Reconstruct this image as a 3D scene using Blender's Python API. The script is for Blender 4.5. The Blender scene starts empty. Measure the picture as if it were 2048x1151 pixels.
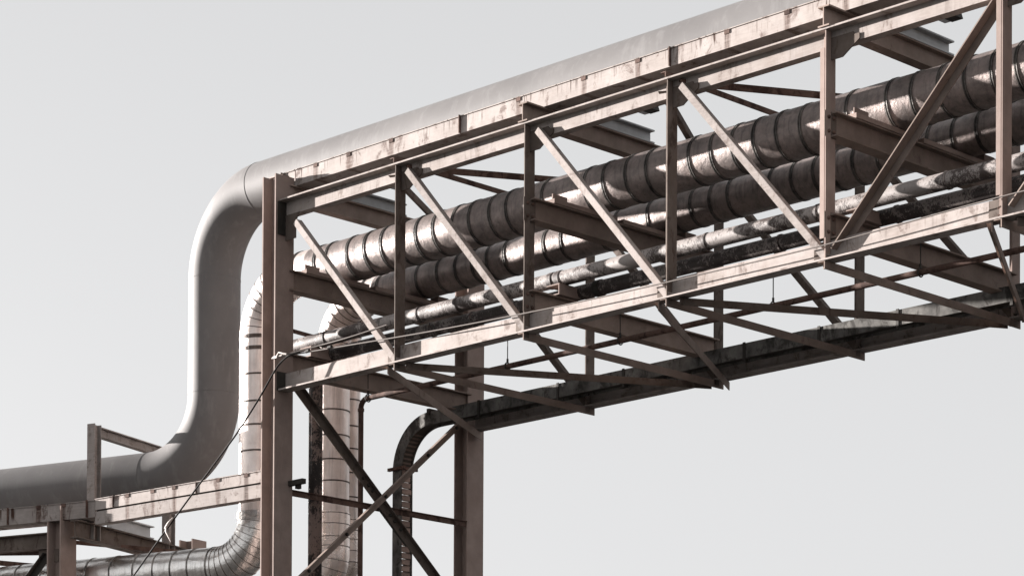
import bpy, bmesh, math, random
from mathutils import Vector, Matrix
random.seed(7)
S = bpy.context.scene
col = bpy.context.collection
R_ = math.radians
V = Vector

# ---------------------------------------------------------------- camera
AL, PIT, ROL = 0.785828484, 0.0137068648, 0.00510305626
F = V((-math.cos(AL), math.sin(AL), 0)); Rt = V((math.sin(AL), math.cos(AL), 0)); U = V((0, 0, 1))
F2 = F*math.cos(PIT)+U*math.sin(PIT); U2 = -F*math.sin(PIT)+U*math.cos(PIT)
R3 = Rt*math.cos(ROL)+U2*math.sin(ROL); U3 = -Rt*math.sin(ROL)+U2*math.cos(ROL)
cam = bpy.data.cameras.new('camera'); co = bpy.data.objects.new('camera', cam); col.objects.link(co)
M = Matrix((R3, U3, -F2)).transposed().to_4x4(); M.translation = V((25.22838, -21.17198, -7.35498))
co.matrix_world = M
cam.sensor_width = 36; cam.lens = 5443.31/2048*36
cam.shift_x = 0; cam.shift_y = (1921.075-575.5)/2048
cam.clip_start = 0.5; cam.clip_end = 5000
S.camera = co

# ---------------------------------------------------------------- light
SUN_AZ, SUN_EL = R_(-163.5), R_(7.2)
sd = V((math.cos(SUN_AZ)*math.cos(SUN_EL), math.sin(SUN_AZ)*math.cos(SUN_EL), math.sin(SUN_EL)))
w = bpy.data.worlds.new('World'); S.world = w; w.use_nodes = True
nt = w.node_tree; nt.nodes.clear()
out = nt.nodes.new('ShaderNodeOutputWorld'); bg = nt.nodes.new('ShaderNodeBackground')
sky = nt.nodes.new('ShaderNodeTexSky'); sky.sky_type = 'NISHITA'; sky.sun_disc = False
sky.sun_elevation = SUN_EL; sky.sun_rotation = math.atan2(sd.x, sd.y); sky.dust_density = 6; sky.air_density = 1.2
hs = nt.nodes.new('ShaderNodeHueSaturation'); hs.inputs['Saturation'].default_value = 0.10
mx = nt.nodes.new('ShaderNodeMix'); mx.data_type = 'RGBA'; mx.inputs[0].default_value = 0.86
nt.links.new(sky.outputs[0], hs.inputs['Color']); nt.links.new(hs.outputs[0], mx.inputs[6])
mx.inputs[7].default_value = (1.485, 1.492, 1.513, 1)
tcw = nt.nodes.new('ShaderNodeTexCoord'); sxw = nt.nodes.new('ShaderNodeSeparateXYZ'); nt.links.new(tcw.outputs['Generated'], sxw.inputs[0])
mrw = nt.nodes.new('ShaderNodeMapRange'); nt.links.new(sxw.outputs[2], mrw.inputs[0])
for i_, v_ in ((1, .12), (2, .40), (3, 1.05), (4, .90)): mrw.inputs[i_].default_value = v_
vmw = nt.nodes.new('ShaderNodeVectorMath'); vmw.operation = 'SCALE'; nt.links.new(mx.outputs[2], vmw.inputs[0]); nt.links.new(mrw.outputs[0], vmw.inputs['Scale'])
nt.links.new(vmw.outputs[0], bg.inputs['Color']); bg.inputs['Strength'].default_value = 0.11
nt.links.new(bg.outputs[0], out.inputs[0])
sl = bpy.data.lights.new('sun', 'SUN'); sl.energy = 5.0; sl.angle = R_(0.5); sl.color = (1, .945, .905)
so = bpy.data.objects.new('sun', sl); col.objects.link(so)
so.rotation_euler = sd.to_track_quat('Z', 'Y').to_euler(); so.location = (0, 0, 20)
S.view_settings.view_transform = 'Standard'; S.view_settings.look = 'None'
S.view_settings.exposure = 2.2; S.view_settings.gamma = 1
S.cycles.max_bounces = 6; S.cycles.diffuse_bounces = 1

# ---------------------------------------------------------------- materials
def newmat(name):
    m = bpy.data.materials.new(name); m.use_nodes = True
    t = m.node_tree; b = t.nodes['Principled BSDF']
    return m, t, b
def N(t, kind, **k):
    n = t.nodes.new(kind)
    for a, v in k.items():
        if a in n.inputs: n.inputs[a].default_value = v
        else: setattr(n, a, v)
    return n
def coords(t, scale=(1, 1, 1)):
    tc = t.nodes.new('ShaderNodeTexCoord'); mp = t.nodes.new('ShaderNodeMapping')
    mp.inputs['Scale'].default_value = scale
    t.links.new(tc.outputs['Object'], mp.inputs[0]); return mp.outputs[0]
def noise(t, vec, sc, det=6, rough=.6, dist=0):
    n = N(t, 'ShaderNodeTexNoise'); n.inputs['Scale'].default_value = sc; n.inputs['Detail'].default_value = det
    n.inputs['Roughness'].default_value = rough; n.inputs['Distortion'].default_value = dist
    t.links.new(vec, n.inputs['Vector']); return n.outputs['Fac']
def ramp(t, fac, a, b, c0=(0, 0, 0, 1), c1=(1, 1, 1, 1)):
    r = t.nodes.new('ShaderNodeValToRGB'); r.color_ramp.elements[0].position = a; r.color_ramp.elements[1].position = b
    r.color_ramp.elements[0].color = c0; r.color_ramp.elements[1].color = c1
    t.links.new(fac, r.inputs[0]); return r.outputs[0]
def mixc(t, fac, a, b, mode='MIX'):
    m = t.nodes.new('ShaderNodeMix'); m.data_type = 'RGBA'; m.blend_type = mode
    for i, x in ((0, fac), (6, a), (7, b)):
        if isinstance(x, (tuple, float, int)):
            m.inputs[i].default_value = (*x, 1) if isinstance(x, tuple) and len(x) == 3 else x
        else: t.links.new(x, m.inputs[i])
    return m.outputs[2]
def mul(t, a, b, op='MULTIPLY'):
    m = t.nodes.new('ShaderNodeMath'); m.operation = op
    for i, x in ((0, a), (1, b)):
        if isinstance(x, (float, int)): m.inputs[i].default_value = x
        else: t.links.new(x, m.inputs[i])
    return m.outputs[0]
def bump(t, b, h, strength=.3, dist=.01):
    n = t.nodes.new('ShaderNodeBump'); n.inputs['Strength'].default_value = strength; n.inputs['Distance'].default_value = dist
    t.links.new(h, n.inputs['Height']); t.links.new(n.outputs[0], b.inputs['Normal'])

def steel(name, base, dark, rust, rust_amt=.5, rust_pos=.58, streaks=0., rough=.62, metal=0., marks=()):
    m, t, b = newmat(name); b.inputs['Specular IOR Level'].default_value = .15
    c = coords(t)
    n1 = noise(t, c, 3.2, 8, .65)
    colr = mixc(t, ramp(t, n1, .32, .68), dark, base)
    cf = coords(t, (1, 1, .35)); n2 = noise(t, cf, 14, 8, .7, .4)
    colr = mixc(t, mul(t, ramp(t, n2, .42, .75), .35), colr, tuple(x*.62 for x in base))
    n3 = noise(t, coords(t, (1, 1, .6)), 5.5, 10, .72, .6)
    rp = ramp(t, n3, rust_pos, rust_pos+.08)
    n4 = noise(t, c, 60, 4, .6)
    rr = mixc(t, n4, rust, tuple(x*.45 for x in rust))
    colr = mixc(t, mul(t, rp, rust_amt), colr, rr)
    oi = t.nodes.new('ShaderNodeObjectInfo'); rg = t.nodes.new('ShaderNodeMapRange'); t.links.new(oi.outputs['Random'], rg.inputs[0]); rg.inputs[3].default_value = .80; rg.inputs[4].default_value = 1.14
    vm = t.nodes.new('ShaderNodeVectorMath'); vm.operation = 'SCALE'; t.links.new(colr, vm.inputs[0]); t.links.new(rg.outputs[0], vm.inputs['Scale']); colr = vm.outputs[0]
    if streaks:
        s = noise(t, coords(t, (16, 16, .55)), 2.2, 3, .5)
        patch = noise(t, coords(t, (1, 1, .2)), 2.6, 2, .5)
        f = mul(t, ramp(t, s, .56, .62), ramp(t, patch, .44, .56))
        sx = t.nodes.new('ShaderNodeSeparateXYZ'); t.links.new(c, sx.inputs[0])
        n5 = noise(t, coords(t, (7, 7, .01)), 3., 2, .5)
        drip = mul(t, sx.outputs[2], mul(t, n5, .16), 'ADD')
        f = mul(t, f, ramp(t, drip, .12, .2))
        if marks:
            nx = mul(t, noise(t, coords(t, (30, 30, 2)), 2, 3, .6), .05); md = None
            for mk in marks:
                dd = mul(t, mul(t, sx.outputs[0], float(mk), 'SUBTRACT'), 0., 'ADD'); ab = t.nodes.new('ShaderNodeMath'); ab.operation = 'ABSOLUTE'; t.links.new(dd, ab.inputs[0])
                md = ab.outputs[0] if md is None else mul(t, md, ab.outputs[0], 'MINIMUM')
            g_ = ramp(t, mul(t, md, nx, 'ADD'), .045, .075, (1, 1, 1, 1), (0, 0, 0, 1))
            lines = ramp(t, noise(t, coords(t, (60, 60, 1.2)), 2., 3, .6), .45, .55)
            core = mul(t, mul(t, g_, lines), .8)
            colr = mixc(t, mul(t, g_, .5), colr, (.15, .08, .058)); colr = mixc(t, core, colr, (.03, .018, .014))
        wv = noise(t, coords(t, (1, 1, 9)), 3.5, 6, .6, 1.5)
        colr = mixc(t, mul(t, ramp(t, wv, .45, .62), .22), colr, (.46, .40, .37))
        colr = mixc(t, mul(t, f, streaks), colr, (.055, .03, .022))
    t.links.new(colr, b.inputs['Base Color']); b.inputs['Roughness'].default_value = rough; b.inputs['Metallic'].default_value = metal
    bump(t, b, mixc(t, .5, n2, n4), .25, .004)
    return m
BEIGE = steel('beige_steel_paint', (.36, .322, .305), (.24, .203, .185), (.10, .058, .043), .6, .545, .22, .8)
BRACE = steel('dull_brown_steel', (.17, .138, .12), (.10, .078, .066), (.055, .03, .022), .6, .54, 0, .8)
RUSTY = steel('rusty_brown_steel', (.17, .112, .093), (.09, .055, .045), (.04, .02, .016), .7, .5, 0, .85)
WEB = steel('streaked_beige_steel', (.41, .368, .348), (.28, .243, .225), (.11, .06, .045), .65, .58, .95, .8)
CROSS = steel('brown_beam_steel', (.30, .235, .205), (.20, .155, .132), (.10, .055, .042), .5, .6, 0, .8)
DARKST = steel('blackened_steel', (.055, .05, .045), (.03, .027, .024), (.06, .035, .025), .5, .6)
COLM = steel('brown_primer_steel', (.32, .25, .222), (.24, .182, .16), (.12, .068, .052), .4, .66, 0, .8)
GALV = steel('galvanised_grey_steel', (.50, .505, .51), (.40, .402, .405), (.3, .3, .3), .4, .62, 0, .5, .2)
TRAY = steel('mottled_galvanised_steel', (.22, .212, .20), (.045, .043, .041), (.03, .026, .023), .75, .50, 0, .85)

def greypipe():
    m, t, b = newmat('grey_painted_pipe'); c = coords(t)
    n1 = noise(t, c, 1.3, 5, .6); n2 = noise(t, coords(t, (1, 1, .3)), 8, 8, .65)
    cl = mixc(t, ramp(t, n1, .3, .7), (.125, .119, .118), (.158, .151, .149))
    cl = mixc(t, mul(t, ramp(t, n2, .52, .72), .4), cl, (.24, .233, .23))
    t.links.new(cl, b.inputs['Base Color']); b.inputs['Roughness'].default_value = .62; b.inputs['Specular IOR Level'].default_value = .22
    bump(t, b, noise(t, c, 90, 3, .6), .15, .002)
    return m
GREY = greypipe()
def cladding(name, base, dirt, metal, rough, dirt_pos=.5, spec=.4):
    m, t, b = newmat(name); c = coords(t); b.inputs['Specular IOR Level'].default_value = spec
    n1 = noise(t, c, 4.5, 10, .7, .3); n2 = noise(t, c, 26, 6, .7)
    cl = mixc(t, ramp(t, n1, dirt_pos-.16, dirt_pos+.16), dirt, base)
    cl = mixc(t, mul(t, ramp(t, n2, .5, .75), .35), cl, dirt)
    n9 = noise(t, coords(t, (9, 9, .5)), 2.4, 5, .65); cl = mixc(t, mul(t, ramp(t, n9, .5, .68), .5), cl, tuple(x*.55 for x in dirt))
    t.links.new(cl, b.inputs['Base Color']); b.inputs['Metallic'].default_value = metal
    rgh = t.nodes.new('ShaderNodeMapRange'); t.links.new(n1, rgh.inputs[0]); rgh.inputs[3].default_value = rough+.12; rgh.inputs[4].default_value = rough-.08
    t.links.new(rgh.outputs[0], b.inputs['Roughness'])
    n7 = noise(t, c, 2.2, 2, .5); bump(t, b, mul(t, mul(t, n7, 2.5), mixc(t, .5, n1, n2), 'ADD'), .5, .02)
    return m
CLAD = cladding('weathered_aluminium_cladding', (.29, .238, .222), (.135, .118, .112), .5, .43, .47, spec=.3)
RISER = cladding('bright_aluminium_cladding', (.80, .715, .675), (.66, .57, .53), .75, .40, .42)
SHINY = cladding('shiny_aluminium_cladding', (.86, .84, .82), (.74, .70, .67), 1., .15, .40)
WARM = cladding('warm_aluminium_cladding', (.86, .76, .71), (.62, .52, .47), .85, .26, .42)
BAND = cladding('clamp_band_metal', (.20, .185, .17), (.03, .027, .025), .3, .45, .55)
BANDR = cladding('dark_seam_band', (.16, .12, .10), (.05, .04, .035), .3, .5, .55)

def flaky(name, paint, rust, pos, top=True):
    m, t, b = newmat(name); c = coords(t)
    n1 = noise(t, c, 5, 12, .75, .5); n2 = noise(t, coords(t, (1.5, 1.5, .8)), 34, 8, .75)
    n0 = noise(t, c, 1.1, 3, .5)
    f = mul(t, mul(t, n1, .5), mul(t, n2, .35), 'ADD'); f = mul(t, f, mul(t, n0, .3), 'ADD')
    cl = mixc(t, ramp(t, f, pos-.012, pos+.012), paint, rust)
    cl = mixc(t, mul(t, ramp(t, n2, .45, .7), .3), cl, tuple(x*.5 for x in paint))
    t.links.new(cl, b.inputs['Base Color']); b.inputs['Roughness'].default_value = .6
    bump(t, b, f, .5, .01)
    return m
WPIPE = flaky('flaking_white_pipe_paint', (.26, .232, .22), (.04, .026, .022), .585)
WPIPE2 = flaky('flaking_grey_pipe_paint', (.22, .188, .175), (.03, .02, .018), .555)
RPIPE = flaky('heavily_rusted_pipe', (0.247, 0.180, 0.158), (0.017, 0.013, 0.012), .55)
CABLE = newmat('dull_cable_sheath'); CABLE[2].inputs['Specular IOR Level'].default_value = .05; CABLE[2].inputs['Base Color'].default_value = (.02, .018, .017, 1); CABLE[2].inputs['Roughness'].default_value = .5
CABLE = CABLE[0]
WIRE = newmat('pale_wire_rope'); WIRE[2].inputs['Specular IOR Level'].default_value = .1; WIRE[2].inputs['Base Color'].default_value = (.16, .14, .13, 1); WIRE[2].inputs['Roughness'].default_value = .5; WIRE = WIRE[0]
TAPE = newmat('pale_tape'); TAPE[2].inputs['Base Color'].default_value = (.45, .40, .37, 1); TAPE[2].inputs['Roughness'].default_value = .6; TAPE = TAPE[0]
def groundmat():
    m, t, b = newmat('gravel_ground'); c = coords(t)
    n1 = noise(t, c, .3, 6); n2 = noise(t, c, 12, 8, .7)
    cl = mixc(t, n1, (.022, .02, .019), (.04, .037, .034)); cl = mixc(t, mul(t, n2, .5), cl, (.03, .028, .026))
    t.links.new(cl, b.inputs['Base Color']); b.inputs['Roughness'].default_value = .95; bump(t, b, n2, .6, .03); return m
GROUND = groundmat()

# ---------------------------------------------------------------- mesh helpers
class MB:
    def __init__(s): s.bm = bmesh.new()
    def prism(s, prof, p0, p1, e1=None, cap=True, taper=None):
        """extrude a 2-D outline (x along e1, y along e2 = w x e1) from p0 to p1"""
        p0, p1 = V(p0), V(p1); w = (p1-p0).normalized()
        e1 = V(e1); e1 = (e1-w*e1.dot(w)).normalized(); e2 = w.cross(e1)
        a = [s.bm.verts.new(p0+e1*x+e2*y) for x, y in prof]; b = [s.bm.verts.new(p1+e1*x+e2*y) for x, y in prof]
        n = len(prof)
        for i in range(n): s.bm.faces.new((a[i], a[(i+1) % n], b[(i+1) % n], b[i]))
        if cap: s.bm.faces.new(a[::-1]); s.bm.faces.new(b)
        return s
    def box(s, lo, hi):
        x0, y0, z0 = lo; x1, y1, z1 = hi
        return s.prism([(x0, y0), (x1, y0), (x1, y1), (x0, y1)], (0, 0, z0), (0, 0, z1), (1, 0, 0))
    def tube(s, pts, rad, seg=32, cap=True, smooth=True):
        pts = [V(p) for p in pts]; rings = []; prev = None
        for i, p in enumerate(pts):
            if i == 0: t = pts[1]-p
            elif i == len(pts)-1: t = p-pts[i-1]
            else: t = (pts[i+1]-p).normalized()+(p-pts[i-1]).normalized()
            t.normalize()
            if prev is None:
                a = V((0, 0, 1)) if abs(t.z) < .9 else V((0, 1, 0)); u = (a-t*a.dot(t)).normalized()
            else: u = (prev-t*prev.dot(t)).normalized()
            prev = u; v = t.cross(u)
            r = rad[i] if isinstance(rad, (list, tuple)) else rad
            rings.append([s.bm.verts.new(p+u*r*math.cos(2*math.pi*k/seg)+v*r*math.sin(2*math.pi*k/seg)) for k in range(seg)])
        for a, b in zip(rings, rings[1:]):
            for k in range(seg):
                f = s.bm.faces.new((a[k], a[(k+1) % seg], b[(k+1) % seg], b[k])); f.smooth = smooth
        if cap:      # sunk one millimetre inside a second ring so the smooth side keeps its own normals
            for rg, q, nb in ((rings[0], pts[0], pts[1]), (rings[-1], pts[-1], pts[-2])):
                k = (nb-q).normalized()*.0005
                inner = [s.bm.verts.new(q+(v.co-q)*.97+k) for v in rg]
                n_ = len(rg)
                ring2 = [s.bm.verts.new(v.co) for v in rg]
                for i in range(n_): s.bm.faces.new((ring2[i], ring2[(i+1) % n_], inner[(i+1) % n_], inner[i]))
                s.bm.faces.new(inner)
        return s
    def build(s, name, mat, parent=None, label=None, bev=0):
        me = bpy.data.meshes.new(name)
        bmesh.ops.recalc_face_normals(s.bm, faces=s.bm.faces)
        if parent is not None:
            r = parent
            while r.parent: r = r.parent
            bmesh.ops.translate(s.bm, verts=s.bm.verts, vec=-r.location)
        s.bm.to_mesh(me); s.bm.free(); me.materials.append(mat)
        o = bpy.data.objects.new(name, me); col.objects.link(o)
        if parent is not None: o.parent = parent
        if label: o['label'] = label
        if bev:
            b = o.modifiers.new('bevel', 'BEVEL'); b.width = bev; b.segments = 1; b.limit_method = 'ANGLE'
        return o
def thing(name, label, cat, loc, group=None):
    o = bpy.data.objects.new(name, None); col.objects.link(o); o.location = loc; o.empty_display_size = .3
    o['label'] = label; o['category'] = cat
    if group: o['group'] = group
    return o
def I(h, b, tf=.016, tw=.012):
    """I outline: x = flange width direction, y = height"""
    return [(-b/2, -h/2), (b/2, -h/2), (b/2, -h/2+tf), (tw/2, -h/2+tf), (tw/2, h/2-tf), (b/2, h/2-tf), (b/2, h/2), (-b/2, h/2),
            (-b/2, h/2-tf), (-tw/2, h/2-tf), (-tw/2, -h/2+tf), (-b/2, -h/2+tf)]
def ANG(a, b, t=.012):
    return [(0, 0), (a, 0), (a, t), (t, t), (t, b), (0, b)]
def arc(c, u, v, r, a0, a1, n=14):
    c, u, v = V(c), V(u), V(v)
    return [c+u*r*math.cos(R_(a0+(a1-a0)*i/n))+v*r*math.sin(R_(a0+(a1-a0)*i/n)) for i in range(n+1)]
def hbeam_h(mb, x, y0, y1, z0, z1, b=.14):     # horizontal I along +Y
    h = z1-z0
    mb.prism([(q, p) for p, q in I(h, b)], (x, y0, (z0+z1)/2), (x, y1, (z0+z1)/2), (0, 0, 1))
    return mb
def rivet(mb, p, n, r=.014, h=.014):
    mb.tube([V(p), V(p)+V(n)*h*.6, V(p)+V(n)*h], [r, r, r*.6], 8)

L = 2.1; YB = 3.205; TOPZ = 2.285
GZ = -8.95
# ---------------------------------------------------------------- ground
g = MB(); g.bm.faces.new([g.bm.verts.new(p) for p in ((-1500, -1500, GZ), (1500, -1500, GZ), (1500, 1500, GZ), (-1500, 1500, GZ))])
go = g.build('ground', GROUND); go['kind'] = 'structure'

# ---------------------------------------------------------------- truss bridge
br = thing('truss_bridge', 'long rusty beige steel truss bridge carrying the pipes, rising to the right', 'truss bridge', (0, 0, 0))
NE = 7
def top_chord(y, lab):
    m = MB(); x0, x1 = (.045 if y < 1 else .045), NE*L+.3
    e = (0, 1, 0)
    # I outline drawn in (Y, Z)
    pr = [(-.012, 2.266), (.10, 2.266), (.10, 2.105), (.22, 2.105), (.22, 2.117), (.112, 2.117), (.112, 2.266), (.20, 2.266), (.20, TOPZ), (-.012, TOPZ)]
    m.prism([(p, q) for p, q in pr], (x0, y, 0), (x1, y, 0), e)
    return m.build('top_chord', BEIGE, br, lab)
def bottom_chord(y, lab):
    m = MB(); x0, x1 = .045, NE*L+.3
    pr = [(-.014, -.03), (.16, -.03), (.16, -.015), (.112, -.015), (.112, .19), (.10, .19), (.10, -.012), (-.014, -.012)]
    m.prism(pr, (x0, y, 0), (x1, y, 0), (0, 1, 0))
    return m.build('bottom_chord', BEIGE, br, lab)
# prism with e1=+Y and w=+X gives e2 = X x Y = +Z
top_chord(0, 'top chord of the near truss with a bright lit edge'); bottom_chord(0, 'bottom chord of the near truss, bright in the sun')
top_chord(YB, 'top chord of the far truss'); bottom_chord(YB, 'bottom chord of the far truss, in shade')
def vertical(n, y):
    x = n*L
    m = MB(); zb, zt = -.088, 2.262
    # two angles back to back: broad face looks along +X
    m.prism([(0, 0), (.079, 0), (.079, -.012), (0, -.012)][::-1], (x, y, zb), (x, y, zt), (0, 1, 0))
    m.box((x-.013, y+.0915, zb), (x-.002, y+.17, zt))
    m.box((x-.075, y+.076, zb+.001), (x-.006, y+.0935, zt-.001))
    if n in (4, 5, 6) and y < 1:
        m.box((x-.062, y+.001, .195), (x-.008, y+.013, 2.09))
    vo = m.build('vertical_post', COLM if n >= 4 else BRACE, br)
    if y < 1:
        for zc in ((1.335, .33) if n % 2 == 0 else ()):
            g = MB(); g.box((x+.001, y-.008, zc-.13), (x+.008, y+.175, zc+.13)); gp = g.build('bolted_plate', BRACE, vo)
            for yy in (.045, .125):
                for zz in (-.07, .07): r = MB(); rivet(r, (x+.008, y+yy, zc+zz), (1, 0, 0), .02, .022); r.build('rivet', RUSTY, gp)
        # gusset plates on the chord faces
        g = MB(); g.prism([(x-.02, 2.02), (x+.2, 2.02), (x+.3, 2.12), (x+.3, 2.2), (x-.02, 2.2)], (0, y+.047, 0), (0, y+.0545, 0), (1, 0, 0)) if False else None
    return vo
for n in range(1, NE+1):
    vertical(n, 0); vertical(n, YB)
def diag(n, y, up=False, first=False):
    """flat leg on the near side of the truss, outstanding leg pointing back"""
    x0, x1 = n*L, (n+1)*L
    if not up:
        a = V((x0+(.17 if not first else .30), y, 2.17 if not first else 1.97)); b = V((x1-.0, y, -.005))
        w = (b-a).normalized(); nrm = V((-w.z, 0, w.x)); nrm = nrm if nrm.z > 0 else -nrm
        m = MB(); wd = .074
        # quad leg facing -Y, then outstanding leg at its upper edge
        def strip(o0, o1, y0, y1):
            ps = []
            for (o, yy) in ((o0, y0), (o1, y0), (o1, y1), (o0, y1)): ps.append((o, yy))
            va = [m.bm.verts.new(a+nrm*o+V((0, yy, 0))) for o, yy in ps]; vb = [m.bm.verts.new(b+nrm*o+V((0, yy, 0))) for o, yy in ps]
            for i in range(4): m.bm.faces.new((va[i], va[(i+1) % 4], vb[(i+1) % 4], vb[i]))
            m.bm.faces.new(va[::-1]); m.bm.faces.new(vb)
        strip(-wd/2, wd/2-.006, .018, .03); strip(wd/2-.012, wd/2, .0185, .105)
    else:
        a = V((x0+.09, y, .06)); b = V((x1-.02, y, 2.12))
        w = (b-a).normalized(); nrm = V((-w.z, 0, w.x)); nrm = nrm if nrm.z > 0 else -nrm
        m = MB()
        def strip(o0, o1, y0, y1):
            ps = [(o0, y0), (o1, y0), (o1, y1), (o0, y1)]
            va = [m.bm.verts.new(a+nrm*o+V((0, yy, 0))) for o, yy in ps]; vb = [m.bm.verts.new(b+nrm*o+V((0, yy, 0))) for o, yy in ps]
            for i in range(4): m.bm.faces.new((va[i], va[(i+1) % 4], vb[(i+1) % 4], vb[i]))
            m.bm.faces.new(va[::-1]); m.bm.faces.new(vb)
        strip(.02, .033, .012, .125); strip(-.06, .027, .113, .1245)
    return m.build('diagonal_brace', CROSS if up else BRACE if y > 1 else BEIGE, br)
for n in range(0, NE):
    diag(n, 0, up=(n >= 4), first=(n == 0)); diag(n, YB+.01, up=(n >= 6), first=(n == 0))
# gusset plates at the chord joints (near truss)
def gplate(pts, y0, y1):      # outline in (X,Z) extruded along +Y: e1 = X, e2 = -Z
    g = MB(); g.prism([(p, -q) for p, q in pts], (0, y0, 0), (0, y1, 0), (1, 0, 0)); g.build('gusset_plate', BRACE, br)
for n in range(0, NE):
    x = n*L
    if n:
        gplate([(x+.004, 1.98), (x+.15, 1.98), (x+.36, 2.115), (x+.36, 2.17), (x+.30, 2.17), (x+.28, 2.2), (x+.004, 2.2)], .085, .0985)
        gplate([(x-.20, .0), (x-.06, .0), (x-.02, .10), (x-.1, .185), (x-.20, .185)], .085, .0985)
    else: gplate([(.05, 1.80), (.24, 1.80), (.24, 2.0), (.30, 2.104), (.05, 2.104)], .085, .095)
for n in range(1, NE):
    for dx, z in ((.035, .03), (.035, .10), (.12, 2.13), (.20, 2.15)):
        r = MB(); rivet(r, (n*L+dx+(.0 if z > 1 else -.12), .0985 if z > 1 else .0845, z), (0, -1, 0), .011, .012); r.build('bolt', RUSTY, br)
# cross beams at every second node, three levels
for k in range(4):
    x = 2*k*L
    y0t = -.03 if k else .16
    m = hbeam_h(MB(), x, y0t, 3.48 if k else 3.24, TOPZ+.003, 2.497, .14)
    cb = m.build('cross_beam', CROSS, br)
    m = hbeam_h(MB(), x, .09 if k else .16, 3.24, 1.215, 1.46, .16); m.build('cross_beam', CROSS, br)
    m = hbeam_h(MB(), x, .075 if k else .16, 3.22, .20, .445, .15); m.build('cross_beam', CROSS, br)
# plan bracing, top and bottom
def ang_bar(p0, p1, a=.085, b=.085, mat=BRACE, name='plan_brace', t=.011):
    # vertical leg on the +X / camera side, horizontal leg on top pointing back
    m = MB(); p0, p1 = V(p0), V(p1); w = (p1-p0).normalized(); z = V((0, 0, 1)); s = w.cross(z).normalized()   # side
    if s.x < 0: s = -s
    def q(o0, o1, z0, z1):
        va = [m.bm.verts.new(p0+s*o+z*h) for o, h in ((o0, z0), (o1, z0), (o1, z1), (o0, z1))]
        vb = [m.bm.verts.new(p1+s*o+z*h) for o, h in ((o0, z0), (o1, z0), (o1, z1), (o0, z1))]
        for i in range(4): m.bm.faces.new((va[i], va[(i+1) % 4], vb[(i+1) % 4], vb[i]))
        m.bm.faces.new(va[::-1]); m.bm.faces.new(vb)
    q(-t, 0, -a, 0); q(-b, -t*.5, -t, -.0005)
    return m.build(name, mat, br)
for n in range(1, NE+1):
    x = n*L
    ang_bar((x+.01, -.006, -.0305), (x+.01, YB+.165, -.0305), .085, .09, CROSS, 'plan_strut')
    if n % 2: 
        ang_bar((x+.0, -.02, TOPZ+.065), (x+.0, YB+.16, TOPZ+.065), .062, .07, RUSTY, 'plan_strut')
        z = -.036; zt = 2.19
        if n+1 <= NE: ang_bar((x+.15, .05, z-.004), (x+L-.06, YB+.03, z-.004), .08, .07, BRACE)
        ang_bar((x-.1, .0, z-.008), (x-L+.10, YB+.17, z-.008), .095, .06, CROSS)
        if n+1 <= NE: ang_bar((x+.15, .05, zt+.06), (x+L-.06, YB+.03, zt+.06), .075, .07, RUSTY)
        ang_bar((x-.08, .1, zt), (x-L+.10, YB+.1, zt), .075, .10, BRACE)

# ---------------------------------------------------------------- columns
def column(x, y, ztop, rot, label, name='steel_column', fw=.29, dep=.25, mat=COLM, group=None, zb=GZ):
    t = thing(name, label, 'column', (x, y, GZ), group)
    c, s = math.cos(rot), math.sin(rot); e1 = V((-s, c, 0))     # flange width direction (local Y)
    m = MB(); m.prism([(p, q) for p, q in I(dep, fw, .02, .014)], (x, y, GZ+.03), (x, y, ztop), e1)
    sh = m.build('column_shaft', mat, t)
    b = MB(); b.box((x-.25, y-.25, GZ), (x+.25, y+.25, GZ+.0295)); b.build('base_plate', mat, t)
    return t
cf = column(-.09, .085, 2.593, 0, 'tall brown steel column at the near left end of the truss bridge')
cr = column(-.09, 3.33, 2.45, 0, 'tall brown steel column at the far end of the truss bridge, right of the cable tray bend')
m = MB(); m.box((-.215, .05, 2.6), (.03, .16, 2.605)); m.build('cap_plate', COLM, cf)
# clip plates that hold the chords to the column
for za, zb_ in ((1.86, 2.26), (-.03, .20)): m = MB(); m.box((.036, -.03, za), (.048, .14, zb_)); m.build('clip_plate', DARKST, cf)
m = MB(); m.box((.036, .16, -1.16), (.3, .22, -1.10)); m.box((.12, .2, -1.2), (.17, .26, -1.12)); m.build('stub_bracket', DARKST, cf)
# cross bracing between the two columns
xb = thing('cross_bracing', 'X of steel angles between the two tall brown columns below the bridge', 'bracing', (0, 1.7, -4))
def flatang(p0, p1, a, b, mat, name, par, lift=0, bolts=()):
    p0, p1 = V(p0), V(p1); w = (p1-p0).normalized(); n = V((1, 0, 0)); u = n.cross(w); u = u if u.z > 0 else -u
    m = MB()
    def q(o0, o1, x0, x1):
        va = [m.bm.verts.new(p0+u*o+n*h) for o, h in ((o0, x0), (o1, x0), (o1, x1), (o0, x1))]
        vb = [m.bm.verts.new(p1+u*o+n*h) for o, h in ((o0, x0), (o1, x0), (o1, x1), (o0, x1))]
        for i in range(4): m.bm.faces.new((va[i], va[(i+1) % 4], vb[(i+1) % 4], vb[i]))
        m.bm.faces.new(va[::-1]); m.bm.faces.new(vb)
    q(-a/2, a/2-.006, lift, lift+.011); q(a/2-.0115, a/2, lift+.0005, lift+b)
    o = m.build(name, mat, par)
    return o
d1 = flatang((.05, .25, .06), (.05, 3.19, -2.54), .11, .07, BRACE, 'brace_bar', xb)
d2 = flatang((.14, 2.98, .04), (.14, .05, -2.47), .085, .05, CROSS, 'brace_bar', xb, .0)
flatang((.05, .05, -2.6), (.05, 3.19, -5.4), .11, .07, BRACE, 'brace_bar', xb); flatang((.14, 3.1, -2.6), (.14, .1, -5.4), .085, .05, BRACE, 'brace_bar', xb)
st = flatang((.005, .22, -1.232), (.005, 3.19, -1.235), .075, .03, RUSTY, 'strut_bar', xb, 0)
m = MB()
w = V((0, 2.94, -2.6)).normalized()
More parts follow.
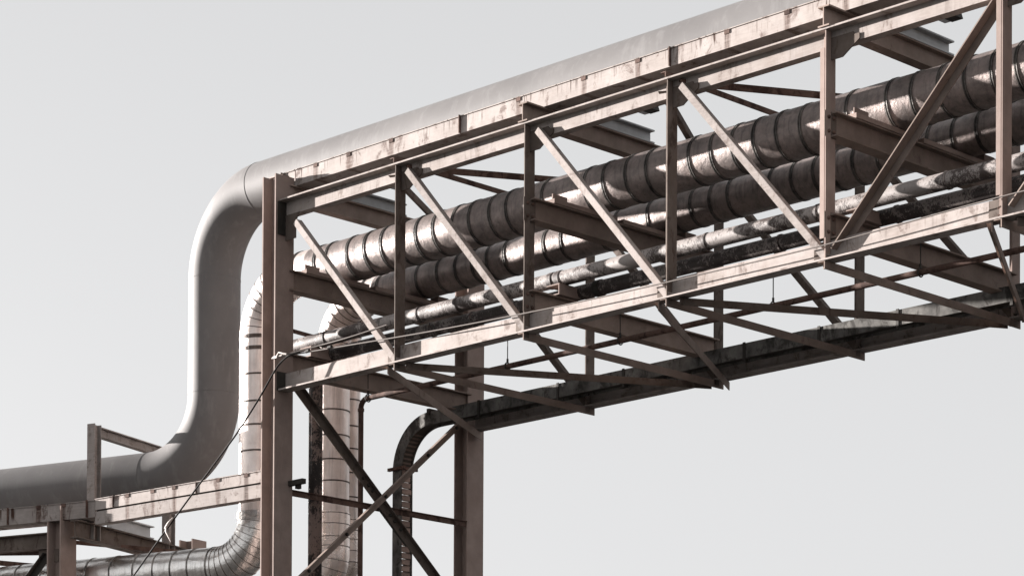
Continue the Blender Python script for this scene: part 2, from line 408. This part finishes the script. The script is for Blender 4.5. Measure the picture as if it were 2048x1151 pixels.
for s in (-.45, -.33, -.24, .16, .26, .40):
    p = V((.062, 1.69, -1.2))+w*s; m = MB(); rivet(m, p, (1, 0, 0), .022, .03); m.build('bolt', DARKST, d1)
m = MB(); w2 = V((0, -2.93, -2.51)).normalized()
for s in (-1.55, -.9, .05, .9, 1.7):
    p = V((.152, 1.69, -1.07))+w2*s; m = MB(); rivet(m, p, (1, 0, 0), .022, .03); m.build('bolt', DARKST, d2)
m = MB(); m.prism([(-.07, .001), (.07, .001), (.07, -.012), (-.07, -.012)], V((.05, 1.66, -1.19)), V((.05, 2.14, -1.61)), (0, .66, .75)); m.build('splice_plate', DARKST, xb)

# ---------------------------------------------------------------- girders under the grey pipe
def girder(name, label, p0, p1, z0, z1, stiffs, marks, lip=True, two=None, group=None):
    p0, p1 = V(p0), V(p1); d = (p1-p0); Lg = d.length; d.normalize(); n = V((d.y, -d.x, 0))   # n points to the near side
    if n.y > 0: n = -n
    t = thing(name, label, 'girder', (p0.x, p0.y, z0), group)
    m = MB()
    # channel outline in (back, up): prism with e1 = -n
    WEBM = steel('streaked_beige_steel', (.41, .368, .348), (.28, .243, .225), (.11, .06, .045), .75, .54, 1., .8, marks=[q*d.x for q in marks])
    w = d; e1 = -n; e2 = w.cross(e1); sg = 1 if e2.z > 0 else -1
    fb_ = .30 if not two else .10
    pr = [(0, z0), (fb_, z0), (fb_, z0+.014), (.012, z0+.014), (.012, z1-.014), (.10, z1-.014), (.10, z1), (-.012, z1), (-.012, z1-.01), (0, z1-.01)]
    m.prism([(p, q*sg) for p, q in pr], p0, p1, e1); body = m.build('girder_web', WEBM, t)
    for s, hgt, wd in stiffs:
        c = p0+d*s; g = MB(); g.prism([(0, 0), (hgt, 0), (hgt, wd), (0, wd)], V((c.x, c.y, z0)), V((c.x, c.y, z1+.006)), n)
        g.build('stiffener_plate', RUSTY, t)
    for s in marks:      # short weld tabs at the top edge from which the rust runs
        c = p0+d*s; g = MB(); g.prism([(0, -.035), (.008, -.035), (.008, .035), (0, .035)], V((c.x, c.y, z1-.05)), V((c.x, c.y, z1-.012)), n)
        g.build('weld_tab', RUSTY, t)
    if two:
        m = MB(); pr = [(0, two[0]), (.14, two[0]), (.14, two[0]+.016), (.012, two[0]+.016), (.012, two[1]), (0, two[1])]
        m.prism([(p, q*sg) for p, q in pr], p0-n*.002, p1-n*.002, e1); m.build('lower_flange_plate', WEBM, t)
        # rail plate recessed between the two
        m = MB(); pr = [(.03, two[1]), (.045, two[1]), (.045, z0-.001), (.03, z0-.001)]
        m.prism([(p, q*sg) for p, q in pr], p0, p1, e1); m.build('recess_plate', DARKST, t)
    return t
st_x = [.28, 3.41, 6.61, 9.8, 13.0]
girder('pipe_girder', 'long pale rust-streaked girder on the bridge top, right under the grey pipe', (-.48, .24, 0), (15.2, .24, 0), 2.5, 2.70,
       [(s, .03, .012) for s in st_x], [.9, 1.5, 2.25, 4.35, 5.35, 6.15, 7.4, 8.2, 8.95, 10.6])
girder('pipe_girder', 'pale rust-streaked girder at lower left, ending at the near column', (-3.60, -.035, 0), (-.24, .25, 0), -1.03, -.885,
       [(3.34, .03, .012), (.35, .02, .012), (1.9, .012, .012)], [.62, 1.1, 1.5, 2.3, 2.8], two=(-1.215, -1.052))
th = R_(18); A_ = V((-math.cos(th), -math.sin(th), 0)); T_ = V((-math.sin(th), math.cos(th), 0))
J = V((-3.60, -.035, 0))
girder('pipe_girder', 'shaded mottled girder at the far left edge under the grey pipe', tuple(J+A_*.004), tuple(J+A_*9), -1.12, -.90,
       [(.12, .04, .012), (1.4, .03, .012)], [.5, .9, 1.75])
m = MB(); m.box((-.262, .18, -1.05), (-.245, .30, -.80)); 
ep = m.build('end_plate', RUSTY, None); ep['label'] = 'upright end plate of the lower left girder beside the near column'; ep['category'] = 'plate'
par = [o for o in bpy.data.objects if o.name == 'pipe_girder.001'][0]
mw = ep.location.copy(); ep.parent = par; ep.location = -par.location; del ep['category']; del ep['label']

# ---------------------------------------------------------------- pipes
def bends(path, rads, n=16):
    """polyline with rounded corners -> dense points; returns list of points"""
    P = [V(p) for p in path]; out = [P[0]]
    for i in range(1, len(P)-1):
        a = (P[i-1]-P[i]).normalized(); b = (P[i+1]-P[i]).normalized(); r = rads[i-1]
        ang = a.angle(b); cut = r/math.tan(ang/2); p0 = P[i]+a*cut; p1 = P[i]+b*cut
        c = P[i]+(a+b).normalized()*(r/math.sin(ang/2))
        e0 = (p0-c).normalized(); tot = math.pi-ang; ax = e0.cross((p1-c).normalized()).normalized()
        for k in range(n+1):
            out.append(c+Matrix.Rotation(tot*k/n, 3, ax) @ (e0*r))
    out.append(P[-1]); return out
def at_len(pts, s):
    for a, b in zip(pts, pts[1:]):
        l = (b-a).length
        if s <= l: return a+(b-a)*(s/l), (b-a).normalized()
        s -= l
    return pts[-1], (pts[-1]-pts[-2]).normalized()
def ring(c, d, r, wdt, proud, mat, par, name='clamp_band', seg=40):
    m = MB(); c, d = V(c), V(d)
    m.tube([c-d*wdt/2, c-d*wdt/2+d*.002, c+d*wdt/2-d*.002, c+d*wdt/2], [r-.01, r+proud, r+proud, r-.01], seg, cap=False, smooth=False)
    return m.build(name, mat, par)
dG = V((-math.cos(R_(16)), -math.sin(R_(16)), 0))
# big grey pipe
XG, YG, ZG, RG = -2.70, 1.2, 3.03, .34
pathG = bends([(16, YG, ZG), (XG, YG, ZG), (XG, YG, -.475), tuple(V((XG, YG, -.475))+dG*11)], [1.0, 1.0], 24)
gp = thing('grey_pipe', 'thick smooth grey pipe along the bridge top that bends down at the left', 'pipe', (XG, YG, -.475))
MB().tube(pathG, RG, 64).build('pipe_body', GREY, gp)
for c, d in (((-1.70, YG, ZG), (1, 0, 0)), ((XG, YG, 2.03), (0, 0, 1)), ((XG, YG, .525), (0, 0, 1)), (tuple(V((XG, YG, -.475))+dG), tuple(dG))):
    ring(c, d, RG, .014, .0035, GREY, gp, 'weld_seam', 64)

def banded(name, label, path, rads, R, mat, straight_bands, joints, mat_elbow=None, group=None, bandmat=None):
    t = thing(name, label, 'pipe', tuple(path[1]), group)
    pts = bends(path, rads, 18)
    MB().tube(pts, R, 48).build('pipe_body', mat, t)
    return t, pts
def bandset(t, R, items, mat=BAND, wdt=.03, proud=.008):
    for c, d in items: ring(c, d, R, wdt, proud, mat, t)
def doubleband(t, R, c, d, mat=BAND):
    c, d = V(c), V(d); m = MB()
    m.tube([c+d*o for o in (-.021, -.020, -.008, -.007, .007, .008, .020, .021)], [R-.01, R+.009, R+.009, R+.0015, R+.0015, R+.009, R+.009, R-.01], 40, cap=False, smooth=False)
    m.build('clamp_band', mat, t)

# pipe A (near large clad pipe)
XA, YA, ZA, RA = -1.72, 1.17, 1.78, .265
ra = .68
ta = thing('clad_pipe', 'nearest thick banded metal-clad pipe, highest of the pipes inside the truss', 'pipe', (XA, YA, ZA))
pA = bends([(16, YA, ZA), (XA, YA, ZA), (XA, YA, -1.16)], [ra], 18)
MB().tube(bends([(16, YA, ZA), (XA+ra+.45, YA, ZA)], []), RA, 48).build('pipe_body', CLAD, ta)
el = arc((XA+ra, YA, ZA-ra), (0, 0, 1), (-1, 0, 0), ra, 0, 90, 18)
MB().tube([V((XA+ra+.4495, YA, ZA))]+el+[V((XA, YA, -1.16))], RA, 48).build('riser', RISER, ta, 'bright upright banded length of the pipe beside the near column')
xsA = [-.83, -.39, -.17, .22, .54, .84, 1.17, 1.46, 1.76, 2.1, 2.38, 2.72, 3.0, 3.58, 4.24, 4.53, 4.87, 5.18, 5.8, 6.11, 6.41, 6.71, 7.02, 7.34, 7.95, 8.46, 8.77, 9.1, 9.42, 9.74, 10.03, 10.4, 10.8, 11.2, 11.6]
for x in xsA: doubleband(ta, RA, (x, YA, ZA), (1, 0, 0))
for k in range(1, 10):
    a = k*10
    c = V((XA+ra, YA, ZA-ra))+V((0, 0, 1))*ra*math.cos(R_(a))+V((-1, 0, 0))*ra*math.sin(R_(a))
    d = V((-1, 0, 0))*math.cos(R_(a))-V((0, 0, 1))*math.sin(R_(a)); ring(c, d, RA, .012, .006, BANDR, ta, 'seam_band')
for z in (1.08, .93, .60, .25, -.05, -.38, -.72, -1.02): ring((XA, YA, z), (0, 0, 1), RA, .05 if z > .9 else .024, .007, BANDR, ta, 'seam_band')
# lower shiny elbow and run of pipe A
zl = -1.80; rl = .62
lo = thing('clad_pipe', 'shiny banded pipe curving left at the bottom, below the lower left girder', 'pipe', (XA, YA, zl))
elb = bends([(XA, YA, -1.1605), (XA, YA, zl), tuple(V((XA, YA, zl))+dG*10)], [rl], 18)
MB().tube(elb, RA+.004, 48).build('pipe_body', SHINY, lo)
ring((XA, YA, -1.19), (0, 0, 1), RA, .09, .02, SHINY, lo, 'collar')
cC = V((XA, YA, zl+rl))+dG*rl
for k in range(1, 12):
    a = k*8; c = cC-dG*rl*math.cos(R_(a))-V((0, 0, 1))*rl*math.sin(R_(a)); d = dG*math.sin(R_(a))-V((0, 0, 1))*math.cos(R_(a))
    ring(c, d, RA+.004, .010, .005, BANDR, lo, 'seam_band')
for k, s in enumerate((.66, .95, 1.22, 1.5, 1.82, 2.2, 2.6, 2.95, 3.35, 3.8, 4.3, 4.8)):
    c = V((XA, YA, zl))+dG*s; ring(c, dG, RA, .024, .01, BAND, lo)
# longitudinal seams
m = MB()
m.tube([V((XA, YA, zl))+dG*(rl+.02)+V((.0, -.19, .19)), V((XA, YA, zl))+dG*8+V((0, -.19, .19))], .006, 6); m.build('lap_seam', BANDR, lo)

# pipe B
XB, YP, ZB, RB = -1.66, 2.36, 1.735, .22; rb = .62
tb = thing('clad_pipe', 'second thick banded metal-clad pipe in the truss, behind and below the nearest one', 'pipe', (XB, YP, ZB))
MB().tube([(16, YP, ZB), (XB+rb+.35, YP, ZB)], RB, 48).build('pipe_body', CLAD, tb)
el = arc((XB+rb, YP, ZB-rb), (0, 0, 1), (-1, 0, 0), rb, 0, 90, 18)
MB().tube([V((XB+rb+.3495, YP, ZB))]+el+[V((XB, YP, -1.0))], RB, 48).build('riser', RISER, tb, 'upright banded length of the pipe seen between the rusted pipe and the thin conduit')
for x in [-.89, -.59, -.14, .15, .53, .86, 1.16, 1.42, 1.72, 2.39, 2.68, 3.3, 3.56, 4.08, 4.46, 4.74, 5.03, 5.3, 5.91, 6.22, 6.53, 6.79, 7.07, 7.4, 7.75, 8.06, 8.38, 8.69, 9.05, 9.4, 9.8, 10.2, 10.6]:
    doubleband(tb, RB, (x, YP, ZB), (1, 0, 0))
for k in range(1, 9):
    a = k*11
    c = V((XB+rb, YP, ZB-rb))+V((0, 0, 1))*rb*math.cos(R_(a))+V((-1, 0, 0))*rb*math.sin(R_(a))
    d = V((-1, 0, 0))*math.cos(R_(a))-V((0, 0, 1))*math.sin(R_(a)); ring(c, d, RB, .012, .006, BANDR, tb, 'seam_band')
for z in (1.0, .66, .33, .0, -.32, -.60, -.86): ring((XB, YP, z), (0, 0, 1), RB, .02, .007, BANDR, tb, 'seam_band')
lb = thing('clad_pipe', 'shiny banded pipe elbow at the bottom, between the rusted downpipe and the thin conduit', 'pipe', (XB, YP, -2.1))
zb2 = -2.12; r2 = .62
MB().tube(bends([(XB, YP, -.9995), (XB, YP, zb2), tuple(V((XB, YP, zb2))+dG*10)], [r2], 18), RB+.012, 48).build('pipe_body', WARM, lb)
for z in (-1.02, -1.16, -1.33, -1.45): ring((XB, YP, z), (0, 0, 1), RB+.012, .012, .006, BANDR, lb, 'seam_band')
cC = V((XB, YP, zb2+r2))+dG*r2
for k in range(1, 10):
    a = k*10; c = cC-dG*r2*math.cos(R_(a))-V((0, 0, 1))*r2*math.sin(R_(a)); d = dG*math.sin(R_(a))-V((0, 0, 1))*math.cos(R_(a))
    ring(c, d, RB+.012, .010, .005, BANDR, lb, 'seam_band')
# pipe T (third riser)
XT, YT, ZT, RT = -1.77, 2.74, 1.80, .15; rt = .5
tt = thing('clad_pipe', 'slimmer banded clad pipe standing just behind the thin vertical conduit', 'pipe', (XT, YT, ZT))
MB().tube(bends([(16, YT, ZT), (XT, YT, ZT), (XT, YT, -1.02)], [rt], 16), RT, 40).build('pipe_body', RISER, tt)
MB().tube(bends([(XT, YT, -1.0205), (XT, YT, -2.0), tuple(V((XT, YT, -2.0))+dG*10)], [rt], 16), RT+.014, 40).build('lower_elbow', WARM, tt)
for z in (.9, .55, .2, -.1, -.42, -.74): ring((XT, YT, z), (0, 0, 1), RT, .02, .007, BANDR, tt, 'seam_band')
for z in (-1.04, -1.18, -1.3, -1.45, -1.6): ring((XT, YT, z), (0, 0, 1), RT+.014, .012, .006, BANDR, tt, 'seam_band')
for k in range(1, 8):
    a = k*11
    c = V((XT+rt, YT, ZT-rt))+V((0, 0, 1))*rt*math.cos(R_(a))+V((-1, 0, 0))*rt*math.sin(R_(a))
    d = V((-1, 0, 0))*math.cos(R_(a))-V((0, 0, 1))*math.sin(R_(a)); ring(c, d, RT, .012, .006, BANDR, tt, 'seam_band')

# small flaking pipes
YC, ZC, RC = .55, .655, .085
tc_ = thing('flaking_pipe', 'slim flaking white pipe, upper of the two slim pipes above the bottom chord', 'pipe', (-.55, YC, ZC))
MB().tube(bends([(16, YC, ZC), (-.56, YC, ZC), (-.56, YC, GZ+.05)], [.22], 10), RC, 32).build('pipe_body', WPIPE, tc_)
for x, ww in ((.25, .12), (1.95, .03), (2.6, .05), (4.12, .07), (4.24, .07), (6.4, .03), (7.9, .03), (9.5, .03)): ring((x, YC, ZC), (1, 0, 0), RC, ww, .008, WPIPE2, tc_, 'pipe_collar', 32)
YD, ZD, RD = .80, .535, .082
td_ = thing('flaking_pipe', 'slim dark peeling pipe, lower of the two slim pipes above the bottom chord', 'pipe', (-.2, YD, ZD))
MB().tube([(16, YD, ZD), (.12, YD, ZD)], RD, 32).build('pipe_body', WPIPE2, td_)
MB().tube(bends([(.1195, YD, ZD), (-.2, YD, ZD), (-.2, YD, -2.6), (-.2, YD, GZ+.05)], [.2, .001], 10), RD+.004, 32).build('downpipe', RPIPE, td_, 'upright black and heavily rusted length below the bridge, right of the near column')
for x, ww in ((1.9, .03), (2.6, .03), (3.3, .03), (4.6, .09), (7.2, .03), (8.7, .03)): ring((x, YD, ZD), (1, 0, 0), RD, ww, .01, DARKST if ww > .05 else WPIPE2, td_, 'pipe_collar', 32)

# conduit with hangers
tE = thing('conduit', 'thin conduit hung below the bridge floor, turning down beside the banded riser', 'conduit', (-.08, 1.45, .11))
MB().tube(bends([(16, 1.45, .11), (-.09, 1.45, .11), (-.09, 1.45, GZ+.05)], [.11], 8), .033, 16).build('conduit_tube', RUSTY, tE)
ring((-.09, 1.45, -.02), (0, 0, 1), .033, .04, .008, RUSTY, tE, 'coupling', 16)
for x in (.04, 2.5, 4.31, 6.55, 8.5, 10.7):
    m = MB(); m.tube([(x, 1.45, .15), (x, 1.45, .46)], .006, 6)
    h = m.build('hanger_rod', DARKST, tE)
    m = MB(); m.tube([V((x, 1.45, .11))+V((0, .045*math.cos(a), .045*math.sin(a))) for a in [k*math.pi/6 for k in range(13)]], .008, 6); m.box((x-.008, 1.44, .15), (x+.008, 1.46, .20)); m.build('hanger_ring', DARKST, h)

# ---------------------------------------------------------------- cable tray
ct = thing('cable_tray', 'dark mottled cable tray along the bridge floor, bending down beside the far column', 'cable tray', (-1.0, 3.0, 0))
Y0, Y1 = 2.93, 3.12
zT, hT = .243, .20; xo = -1.116; ro = .70
def tray_path(off):     # off = distance inward from outer line
    pts = [V((16, 0, zT-off)), V((xo+ro, 0, zT-off))]
    c = V((xo+ro, 0, zT-ro)); r = ro-off
    pts += [c+V((-r*math.sin(R_(a)), 0, r*math.cos(R_(a)))) for a in range(6, 91, 6)]
    pts.append(V((xo+off, 0, GZ+.05))); return pts
def rail(y, nm):
    a = tray_path(0); b = tray_path(.17)
    m = MB()
    th_ = .012
    vs = []
    for p, q in zip(a, b):
        vs.append([m.bm.verts.new((p.x, y, p.z)), m.bm.verts.new((q.x, y, q.z)), m.bm.verts.new((q.x, y+th_, q.z)), m.bm.verts.new((p.x, y+th_, p.z))])
    for s, e in zip(vs, vs[1:]):
        for i in range(4): m.bm.faces.new((s[i], s[(i+1) % 4], e[(i+1) % 4], e[i]))
    m.bm.faces.new(vs[0]); m.bm.faces.new(vs[-1][::-1]); return m.build('side_rail', TRAY, ct)
rail(Y0, 0); rail(Y1, 0)
a = tray_path(.13); b = tray_path(.14); m = MB(); vs = []
for p, q in zip(a[:-1], b[:-1]): vs.append([m.bm.verts.new(v) for v in ((p.x, Y0+.0125, p.z), (p.x, Y1-.0005, p.z), (q.x, Y1-.0005, q.z), (q.x, Y0+.0125, q.z))])
for s, e in zip(vs, vs[1:]):
    for i in range(4): m.bm.faces.new((s[i], s[(i+1) % 4], e[(i+1) % 4], e[i]))
m.bm.faces.new(vs[0]); m.bm.faces.new(vs[-1][::-1]); m.build('tray_floor', DARKST, ct)
c = V((xo+ro, 0, zT-ro))
for k in range(10):
    aa = R_(36+k*6); r = ro-.145; p = c+V((-r*math.sin(aa), 0, r*math.cos(aa))); d = V((-math.cos(aa), 0, -math.sin(aa)))
    m = MB(); m.prism([(-.012, 0), (.012, 0), (.012, .02), (-.012, .02)], (p.x, Y0+.014, p.z), (p.x, Y1-.002, p.z), d); m.build('rung', BRACE, ct)
def rung_box(m, z, k):
    jit = ((k*37) % 7-3)*.004
    m.box((xo+.135, Y0+.014, z), (xo+.165+abs(jit), Y1-.03+jit, z+.055)); m.box((xo+.12, Y0+.03, z+.056), (xo+.15, Y1-.002, z+.073))
k = 0; z = -.50; far = MB()
while z > GZ+.3:
    if z > -2.3: m = MB(); rung_box(m, z, k); m.build('rung', COLM, ct)
    else: rung_box(far, z, k)
    z -= .084; k += 1
fo = far.build('rung', COLM, ct); fo['kind'] = 'stuff'
for x in (3.0, 4.9, 7.1, 8.6, .5, 1.9, 6.0):
    m = MB(); m.box((x-.018, Y0-.012, .03), (x+.018, Y0-.0005, .252)); m.build('splice_strap', DARKST, ct)
for z in (-.42, -1.0):
    m = MB(); m.box((xo-.06, Y0-.04, z-.02), (xo+.26, Y0-.001, z+.02)); m.box((xo+.19, Y0, z-.02), (xo+.22, Y1+.06, z+.02)); m.build('clamp_bar', RUSTY, ct)
m = MB(); m.box((-.45, Y0-.02, .2), (-.40, Y1+.04, .28)); m.build('clamp_bar', DARKST, ct)

# ---------------------------------------------------------------- pipe supports
words = ['above the near column', 'over the second lit opening', 'above the opening with the reversed diagonal', 'beyond the right edge']
for k in range(3):
    x = 2*k*L
    lab = ['grey galvanised stub beam on the bridge top nearest the left column', 'grey galvanised stub beam on the bridge top at the middle of the picture', 'grey galvanised stub beam on the bridge top at the upper right'][k]
    t = thing('stub_beam', lab, 'pipe support', (x, 1.2, 2.5), 'galvanised stub beams under the grey pipe')
    hbeam_h(MB(), x, .36, 2.06, 2.5, 2.655, .15).build('beam', GALV, t)
    m = MB(); m.box((x-.04, 1.0, 2.657), (x+.3, 1.4, 2.70)); m.build('shoe_plate', GALV, t)
    m = MB(); m.tube([V((x+.18, 1.2, ZG))+V((0, math.cos(R_(a)), math.sin(R_(a))))*(RG+.012) for a in range(215, 330, 10)], .012, 6)
    for i in (0,): m.box((x+.10, 1.56, 2.78), (x+.26, 1.86, 2.80))
    sh = m.build('pipe_clamp', GALV, t)
    m = MB(); m.prism([(-.03, -.07), (.03, -.05), (.03, .05), (-.03, .07)], (x+.26, 1.66, 2.80), (x+.26, 1.86, 2.80), (0, 0, 1)); m.build('lug', DARKST, t)
    # bearers under the large pipes
    for (y0, y1, nm, z1) in ((.39, 1.42, ['nearest thick pipe over the near column beam', 'nearest thick pipe over the middle cross beam', 'nearest thick pipe over the right hand cross beam'][k], 1.513),
                         (1.52, 2.62, ['second thick pipe over the near column beam', 'second thick pipe over the middle cross beam', 'second thick pipe over the right hand cross beam'][k], 1.513)):
        b = thing('bearer', 'brown steel bearer under the '+nm, 'pipe support', (x, y0, 1.463), 'bearers under the thick clad pipes')
        m = MB(); m.box((x-.09, y0, 1.463), (x+.09, y1, z1)); m.build('bearer_plate', COLM, b)
        m = MB()
        if y0 > 1: m.prism([(y1, 1.463), (y1+.26, 1.463), (y1+.26, 1.55), (y1+.18, 1.60), (y1, 1.60)], (x-.08, 0, 0), (x+.06, 0, 0), (0, 1, 0))
        else: m.box((x+.05, .39, 1.514), (x+.065, .62, 1.57))
        m.build('stop_plate', COLM, b)
    p = thing('pedestal', ['small brown pedestal under the slim pipes right beside the near column', 'small brown pedestal under the slim white pipe at mid bridge', 'small brown pedestal under the slim white pipe at the reversed diagonal\'s foot'][k], 'pipe support', (x, .58, .445), 'pedestals under the slim pipes')
    m = MB(); m.prism([(-.1, .0), (.1, .0), (.1, .122), (-.1, .122), (-.1, .110), (.088, .110), (.088, .012), (-.1, .012)], (x+.03, .76, .448), (x+.03, .43, .448), (1, 0, 0))
    m.build('stub', COLM, p)
    m = MB(); m.box((x+.02, .435, .571), (x+.13, .70, .5745)); m.build('cap_plate', COLM, p)

# ---------------------------------------------------------------- cables
g1 = thing('wire_rope', 'thin pale cable stretched along the outside of the bottom chord', 'cable', (.3, -.04, .34))
P1 = [(.18, -.075, .345), (.6, -.04, .335), (1.4, -.035, .292), (2.735, -.03, .222), (4.216, -.03, .165), (5.3, -.03, .138), (6.312, -.03, .124), (8.456, -.03, .112), (10.456, -.03, .16), (12.6, -.03, .16), (15, -.03, .17)]
def smooth(P, n=8):
    P = [V(p) for p in P]; o = []
    for i in range(len(P)-1):
        a, b, c_, d = P[max(i-1, 0)], P[i], P[i+1], P[min(i+2, len(P)-1)]
        for k in range(n):
            t = k/n; o.append(.5*((2*b)+(c_-a)*t+(2*a-5*b+4*c_-d)*t*t+(3*b-a-3*c_+d)*t**3))
    o.append(P[-1]); return o
MB().tube(smooth(P1), .008, 8).build('rope', WIRE, g1)
MB().tube(smooth([(.19, -.085, .352), (.7, .0, .39), (1.3, .0, .40), (1.95, .02, .44)]), .008, 6).build('tie_rope', WIRE, g1)
m = MB()
for x, zz in ((1.02, .325), (.62, .345)): m.tube([(x-.03, -.04, zz), (x+.03, -.04, zz+.002)], .022, 8)
m.build('rope_clip', DARKST, g1)
m = MB(); m.tube([(.02, -.09, .345), (.20, -.08, .357)], .013, 6); m.tube([(.10, -.092, .345), (.15, -.092, .395), (.22, -.085, .375), (.28, -.08, .36)], .012, 6); m.box((.05, -.105, .335), (.12, -.075, .362)); m.build('turnbuckle', TAPE, g1)
g2 = thing('cable', 'dark cable sagging down to the left from the near column across the clad riser', 'cable', (.3, -.1, .32))
P2 = [(.5, -.06, .345), (.347, -.1, .325), (.20, -.11, .26), (.089, -.12, .16), (-.189, -.13, -.13), (-.566, -.14, -.47), (-.95, -.15, -.764), (-1.45, -.16, -1.14), (-1.886, -.17, -1.475), (-2.445, -.18, -1.91), (-4.2, -.2, -3.3), (-11, -.3, -8.9)]
MB().tube(smooth(P2), .011, 8).build('cable_sheath', CABLE, g2)
rb_ = MB()
c0 = V((-1.89, -.175, -1.47))
rb_.tube([c0+V((.12, -.005, .10)), c0+V((.05, -.02, .04)), c0+V((-.02, -.02, -.02))], [.010, .022, .018], 6)
rb_.tube(smooth([c0+V((.02, -.02, .03)), c0+V((.0, -.025, -.05)), c0+V((.03, -.02, -.11)), c0+V((.08, -.01, -.2))], 4), [.014, .014, .013, .013, .012, .012, .011, .01, .009, .008, .006, .004, .002], 5)
ro_ = rb_.build('tied_tape', TAPE); ro_['label'] = 'pale scrap of tape knotted round the dark sagging cable'; ro_['category'] = 'tape'

# ---------------------------------------------------------------- left bent
column(-4.235, -.105, -.935, R_(10), 'dark brown steel post at the lower left corner, in front of the shaded girder', fw=.29, dep=.25)
column(-4.645, 2.40, -1.01, R_(10), 'far brown post of the left frame, only its stub top showing above the shiny clad pipe', fw=.29, dep=.25)
def tI(m, p0, p1, z0, z1, b=.14):
    h = z1-z0; zc = (z0+z1)/2
    m.prism([(q, p) for p, q in I(h, b)], (p0[0], p0[1], zc), (p1[0], p1[1], zc), (0, 0, 1)); return m
P0 = V((-3.95, .2, 0))
cb = thing('frame_beam', 'brown steel beam of the left frame running back below the lower left girder', 'beam', (P0.x, P0.y, -1.4))
tI(MB(), P0-T_*.42, P0+T_*2.5, -1.385, -1.153).build('beam', BRACE, cb)
sb = thing('stub_beam', 'grey galvanised stub beam on the left frame under the lower run of the grey pipe', 'pipe support', (P0.x, P0.y, -1.15), 'galvanised stub beams under the grey pipe')
tI(MB(), P0+T_*.3, P0+T_*1.29, -1.148, -.975, .15).build('beam', GALV, sb)
pf = thing('portal_frame', 'pale steel portal frame standing around the lower grey pipe at the left', 'frame', (P0.x, P0.y, -1.36))
def hpost(p, z0, z1, nm):
    m = MB(); m.prism(I(.15, .12, .012, .01), (p.x, p.y, z0), (p.x, p.y, z1), tuple(A_)); return m.build(nm, BEIGE, pf)
hpost(P0+A_*.0-T_*.0, -1.357, .17, 'post'); hpost(P0+T_*1.74, -1.45, .17, 'post')
tI(MB(), P0+T_*.076, P0+T_*1.66, .02, .15, .10).build('lintel', BEIGE, pf)
C0 = V((-4.235, -.105, 0))
lbm = thing('frame_beam', 'dark steel beam running left out of the picture below the shaded girder', 'beam', (C0.x, C0.y, -1.465))
tI(MB(), C0+A_*.13, C0+A_*9, -1.465, -1.25).build('beam', BRACE, lbm)
m = MB(); g0 = C0+A_*.13-T_*.02
m.prism([(0, -1.46), (.1, -1.46), (.1, -1.60), (.0, -1.62)] , (0, 0, 0), (0, .012, 0), (1, 0, 0)) if False else None
m = MB(); m.prism([(-.16, 0), (.16, 0), (.16, .012), (-.16, .012)], tuple(C0+A_*.20+V((0, 0, -1.64))), tuple(C0+A_*.20+V((0, 0, -1.466))), tuple(A_)); m.build('gusset_plate', BRACE, lbm)
def fb(p0, p1, a, b, mat, label):
    t = thing('frame_brace', label, 'brace', tuple(p0)); m = MB(); p0, p1 = V(p0), V(p1)
    m.prism(ANG(a, b, .01), p0, p1, (0, 0, -1)); m.build('angle_bar', mat, t)
fb(C0+A_*.22-T_*.04+V((0, 0, -1.52)), C0+A_*1.9-T_*.04+V((0, 0, -3.3)), .10, .08, DARKST, 'dark knee brace running down left from the lower left post')
fb(C0+T_*.05+A_*-.02+V((0, 0, -1.34)), C0+T_*2.4+A_*-1.1+V((0, 0, -1.27)), .055, .05, RUSTY, 'thin rusty brace right of the lower left post, above the shiny clad pipe')
fb(C0+A_*.3+T_*.1+V((0, 0, -1.46)), C0+A_*2.2-T_*.02+V((0, 0, -1.36)), .06, .05, RUSTY, 'thin rusty brace just under the dark beam at the left picture edge')
fb(C0+A_*2.0-T_*.1+V((0, 0, -1.42)), C0+A_*.45+T_*1.5+V((0, 0, -1.50)), .07, .05, RUSTY, 'lowest thin rusty brace at the bottom left corner of the picture')
t = thing('stub_bar', 'short dark bar end poking out right of the near column above the slim pipes', 'bar', (.0, .3, .75))
m = MB(); m.prism(ANG(.05, .05, .01), (-.09, .28, .80), (-.09, .70, .785), (0, 0, -1)); m.build('angle_bar', RUSTY, t)
